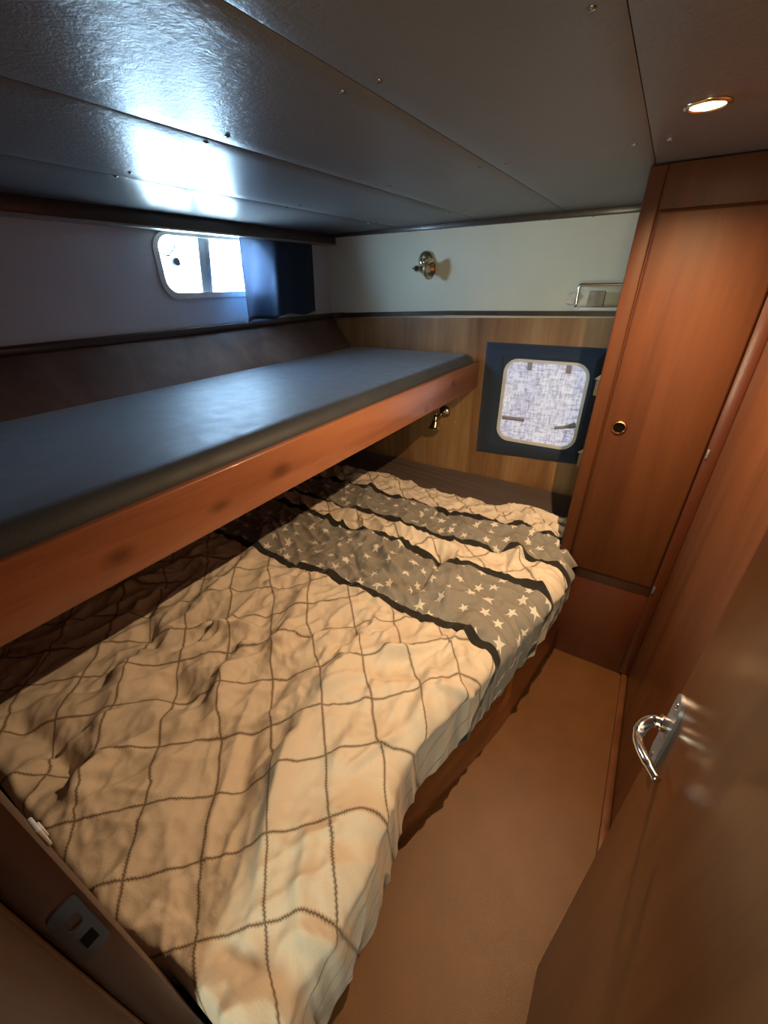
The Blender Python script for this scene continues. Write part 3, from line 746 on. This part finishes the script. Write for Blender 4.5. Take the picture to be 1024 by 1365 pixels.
# ------------------------------------------------------------------ cabin door standing open
db = MB(); db.box(.1405, .166, -.045, .502, .012, 1.84, .003)
dro = struct(db.build('door_1', M['doorw'], auto=40), 'varnished cabin door standing open along the right wall')
hd = MB(); hd.holed(rrect(.456, .492, 1.004, 1.140, .016, 6), [(.475 + .004 * math.cos(a * math.pi / 4), 1.055 + .004 * math.sin(a * math.pi / 4)) for a in range(8)], lambda p: (.1365, p[0], p[1]), lambda p: (.1408, p[0], p[1]))
hd = hd.build('door_handle', M['steel'], dro, auto=40); hd['label'] = 'steel lever handle on a long plate'
b = MB(); b.tube(bez([(.139, .475, 1.085), (.128, .475, 1.084), (.1185, .4735, 1.082), (.1095, .461, 1.078), (.1055, .441, 1.080), (.1085, .418, 1.088), (.117, .397, 1.093), (.125, .382, 1.095)], 6), [.0085] * 10 + [.0072] * 12 + [.006] * 14 + [.0048] * 7, 14)
b.build('lever', M['chrome'], hd, smooth=True)
b = MB(); b.lathe([(.0115, 0), (.0115, -.008), (.010, -.0095), (.0001, -.0095)], (.137, .475, 1.085), (1, 0, 0), 20); b.build('collar', M['chrome'], hd, auto=40)
for z in (1.020, 1.124):
    MB().lathe([(.0001, -.002), (.004, -.0015), (.0048, 0), (.0048, .001)], (.1365, .475, z), (1, 0, 0), 12).build('screw', M['chrome'], hd, auto=50)

# ------------------------------------------------------------------ lamps
dl = thing('downlight', (-.03, 1.19, ZR), 'small round recessed downlight glowing warm in the ceiling before the wardrobe', 'lamp')
b = MB(); b.lathe([(.029, .001), (.0285, -.003), (.0315, -.0045), (.038, -.0025), (.039, 0), (.029, .001)], (-.03, 1.19, ZR), (0, 0, 1), 36, False); b.build('bezel', M['brass'], dl, smooth=True)
b = MB(); b.lathe([(.0285, 0), (.024, .012), (.018, .03), (.0001, .032)], (-.03, 1.19, ZR), (0, 0, 1), 28, False); b.build('reflector', M['glow'], dl, smooth=True)
b = MB(); b.lathe([(.0001, -.003), (.005, -.001), (.007, .004), (.005, .010), (.0001, .012)], (-.03, 1.19, ZR + .0135), (0, 0, 1), 16); b.build('bulb', M['glow'], dl, smooth=True)
b = MB(); b.lathe([(.0001, .0058), (.012, .0062), (.022, .0072), (.0276, .009), (.0276, .0095), (.0001, .0075)], (-.03, 1.19, ZR), (0, 0, 1), 28); b.build('lens', M['glow'], dl, smooth=True)
ld = bpy.data.lights.new('downlight_glow', 'SPOT'); ld.spot_size = math.radians(160); ld.spot_blend = 1.0; ld.energy = LAMP_POWER; ld.color = LAMP_COLOR; ld.shadow_soft_size = .005
lo = bpy.data.objects.new('downlight_glow', ld); col.objects.link(lo); lo.location = (-.03, 1.19, ZR + .0025)

def wall_lamp(pos, body_dir, scale, centre, label):
    """round brass base on the back wall, swivel and bell shade opening along body_dir"""
    p = Vector(pos); s = scale; t_ = thing('wall_lamp', (p.x, YB - .004, p.z), label, 'lamp', 'brass reading lamps on the back wall')
    b = MB(); b.lathe([(.040 * s, 0), (.040 * s, -.005 * s), (.034 * s, -.012 * s), (.020 * s, -.018 * s), (.012 * s, -.020 * s), (.0001, -.0205 * s)], (p.x, YB - .004, p.z), (0, 1, 0), 30)
    b.build('base', M['brass'], t_, auto=50)
    j = Vector((p.x, YB - .004 - .052 * s, p.z)); d = Vector(body_dir).normalized()
    c = Vector(centre)
    MB().tube(bez([(p.x, YB - .022 * s, p.z), j, c], 5), .0075 * s, 12).build('swivel', M['brass'], t_, smooth=True)
    b = MB(); b.lathe([(.0001, -.066 * s), (.004 * s, -.064 * s), (.0045 * s, -.052 * s), (.013 * s, -.048 * s), (.015 * s, -.038 * s), (.014 * s, -.022 * s), (.019 * s, -.010 * s), (.026 * s, .006 * s), (.030 * s, .020 * s), (.036 * s, .032 * s), (.043 * s, .036 * s), (.043 * s, .038 * s), (.035 * s, .035 * s), (.026 * s, .018 * s), (.0001, .010 * s)], c, d, 32)
    sh = b.build('shade', M['brass'], t_, auto=60)
    MB().lathe([(.0001, -.012 * s), (.010 * s, -.010 * s), (.016 * s, .004 * s), (.014 * s, .016 * s), (.0001, .022 * s)], c + d * .018 * s, d, 20).build('bulb', M['whitep'], sh, smooth=True)
    return t_
wall_lamp((-1.232, YB, 1.710), (1, -.22, -.06), 1.2, (-1.218, YB - .066, 1.667), 'brass reading lamp on the cream upper wall, shade turned sideways')
wall_lamp((-1.062, YB, .868), (-.06, -.1, -1), 1.0, (-1.102, YB - .06, .803), 'brass reading lamp hanging down on the wood panel under the upper bunk')
MB().lathe([(.0001, -.003), (.004, -.002), (.005, 0)], (-.99, YB - .004, .81), (0, 1, 0), 12).build('screw', M['brass'], wb, auto=50)

# ------------------------------------------------------------------ little shelf with rail, paper, card
sh = thing('wall_shelf', (-.2, YB, 1.47), 'small white shelf with a chrome guard rail high on the back wall', 'shelf')
b = MB(); b.prism([(-.40, YB - .022), (-.36, YB - .11), (-.02, YB - .11), (-.02, YB - .022)], lambda p: (p[0], p[1], 1.474), lambda p: (p[0], p[1], 1.487)); b.build('tray', M['whitep'], sh)
b = MB(); b.tube(bez([(-.376, YB - .105, 1.487), (-.377, YB - .105, 1.56), (-.374, YB - .105, 1.575), (-.362, YB - .105, 1.581), (-.25, YB - .105, 1.581), (-.02, YB - .105, 1.581)], 6), .0062, 12); b.build('guard_rail', M['chrome'], sh, smooth=True)
b = MB(); b.tube(bez([(-.37, YB - .103, 1.578), (-.385, YB - .06, 1.578), (-.385, YB - .002, 1.578)], 6), .0058, 10); b.build('guard_rail', M['chrome'], sh, smooth=True)
# crumpled tissue
tb = bmesh.new(); bmesh.ops.create_icosphere(tb, subdivisions=2, radius=1)
for v in tb.verts:
    n_ = .75 + .35 * math.sin(v.co.x * 7 + v.co.y * 4) * math.sin(v.co.z * 6 + 1) + random.uniform(-.1, .1)
    v.co = Vector((v.co.x * .042 * n_, v.co.y * .026 * n_, v.co.z * .036 * n_ + .012 * v.co.x * (1 if v.co.x > 0 else -.5)))
b = MB(); b.merge(tb, Matrix.Translation((-.400, YB - .072, 1.520))); tag(b.build('paper_tissue', M['paper']), 'crumpled white tissue at the left end of the little shelf', 'tissue')
b = MB(); b.box(-.335, -.265, YB - .055, YB - .024, 1.4875, 1.552, .003); bx_ = b.build('card_box', M['card'], auto=40); tag(bx_, 'small beige card box standing on the white shelf', 'box')

# small white switch on the bulkhead by the jamb
sw = thing('light_switch', (-.445, YN, 1.09), 'small white switch on the bulkhead beside the door jamb', 'switch')
MB().box(-.448, -.424, YN, YN + .004, 1.072, 1.104, .0015).build('plate', M['whitep'], sw, auto=40)
MB().box(-.442, -.430, YN + .0035, YN + .006, 1.080, 1.096, .001).build('rocker', M['whitep'], sw, auto=40)
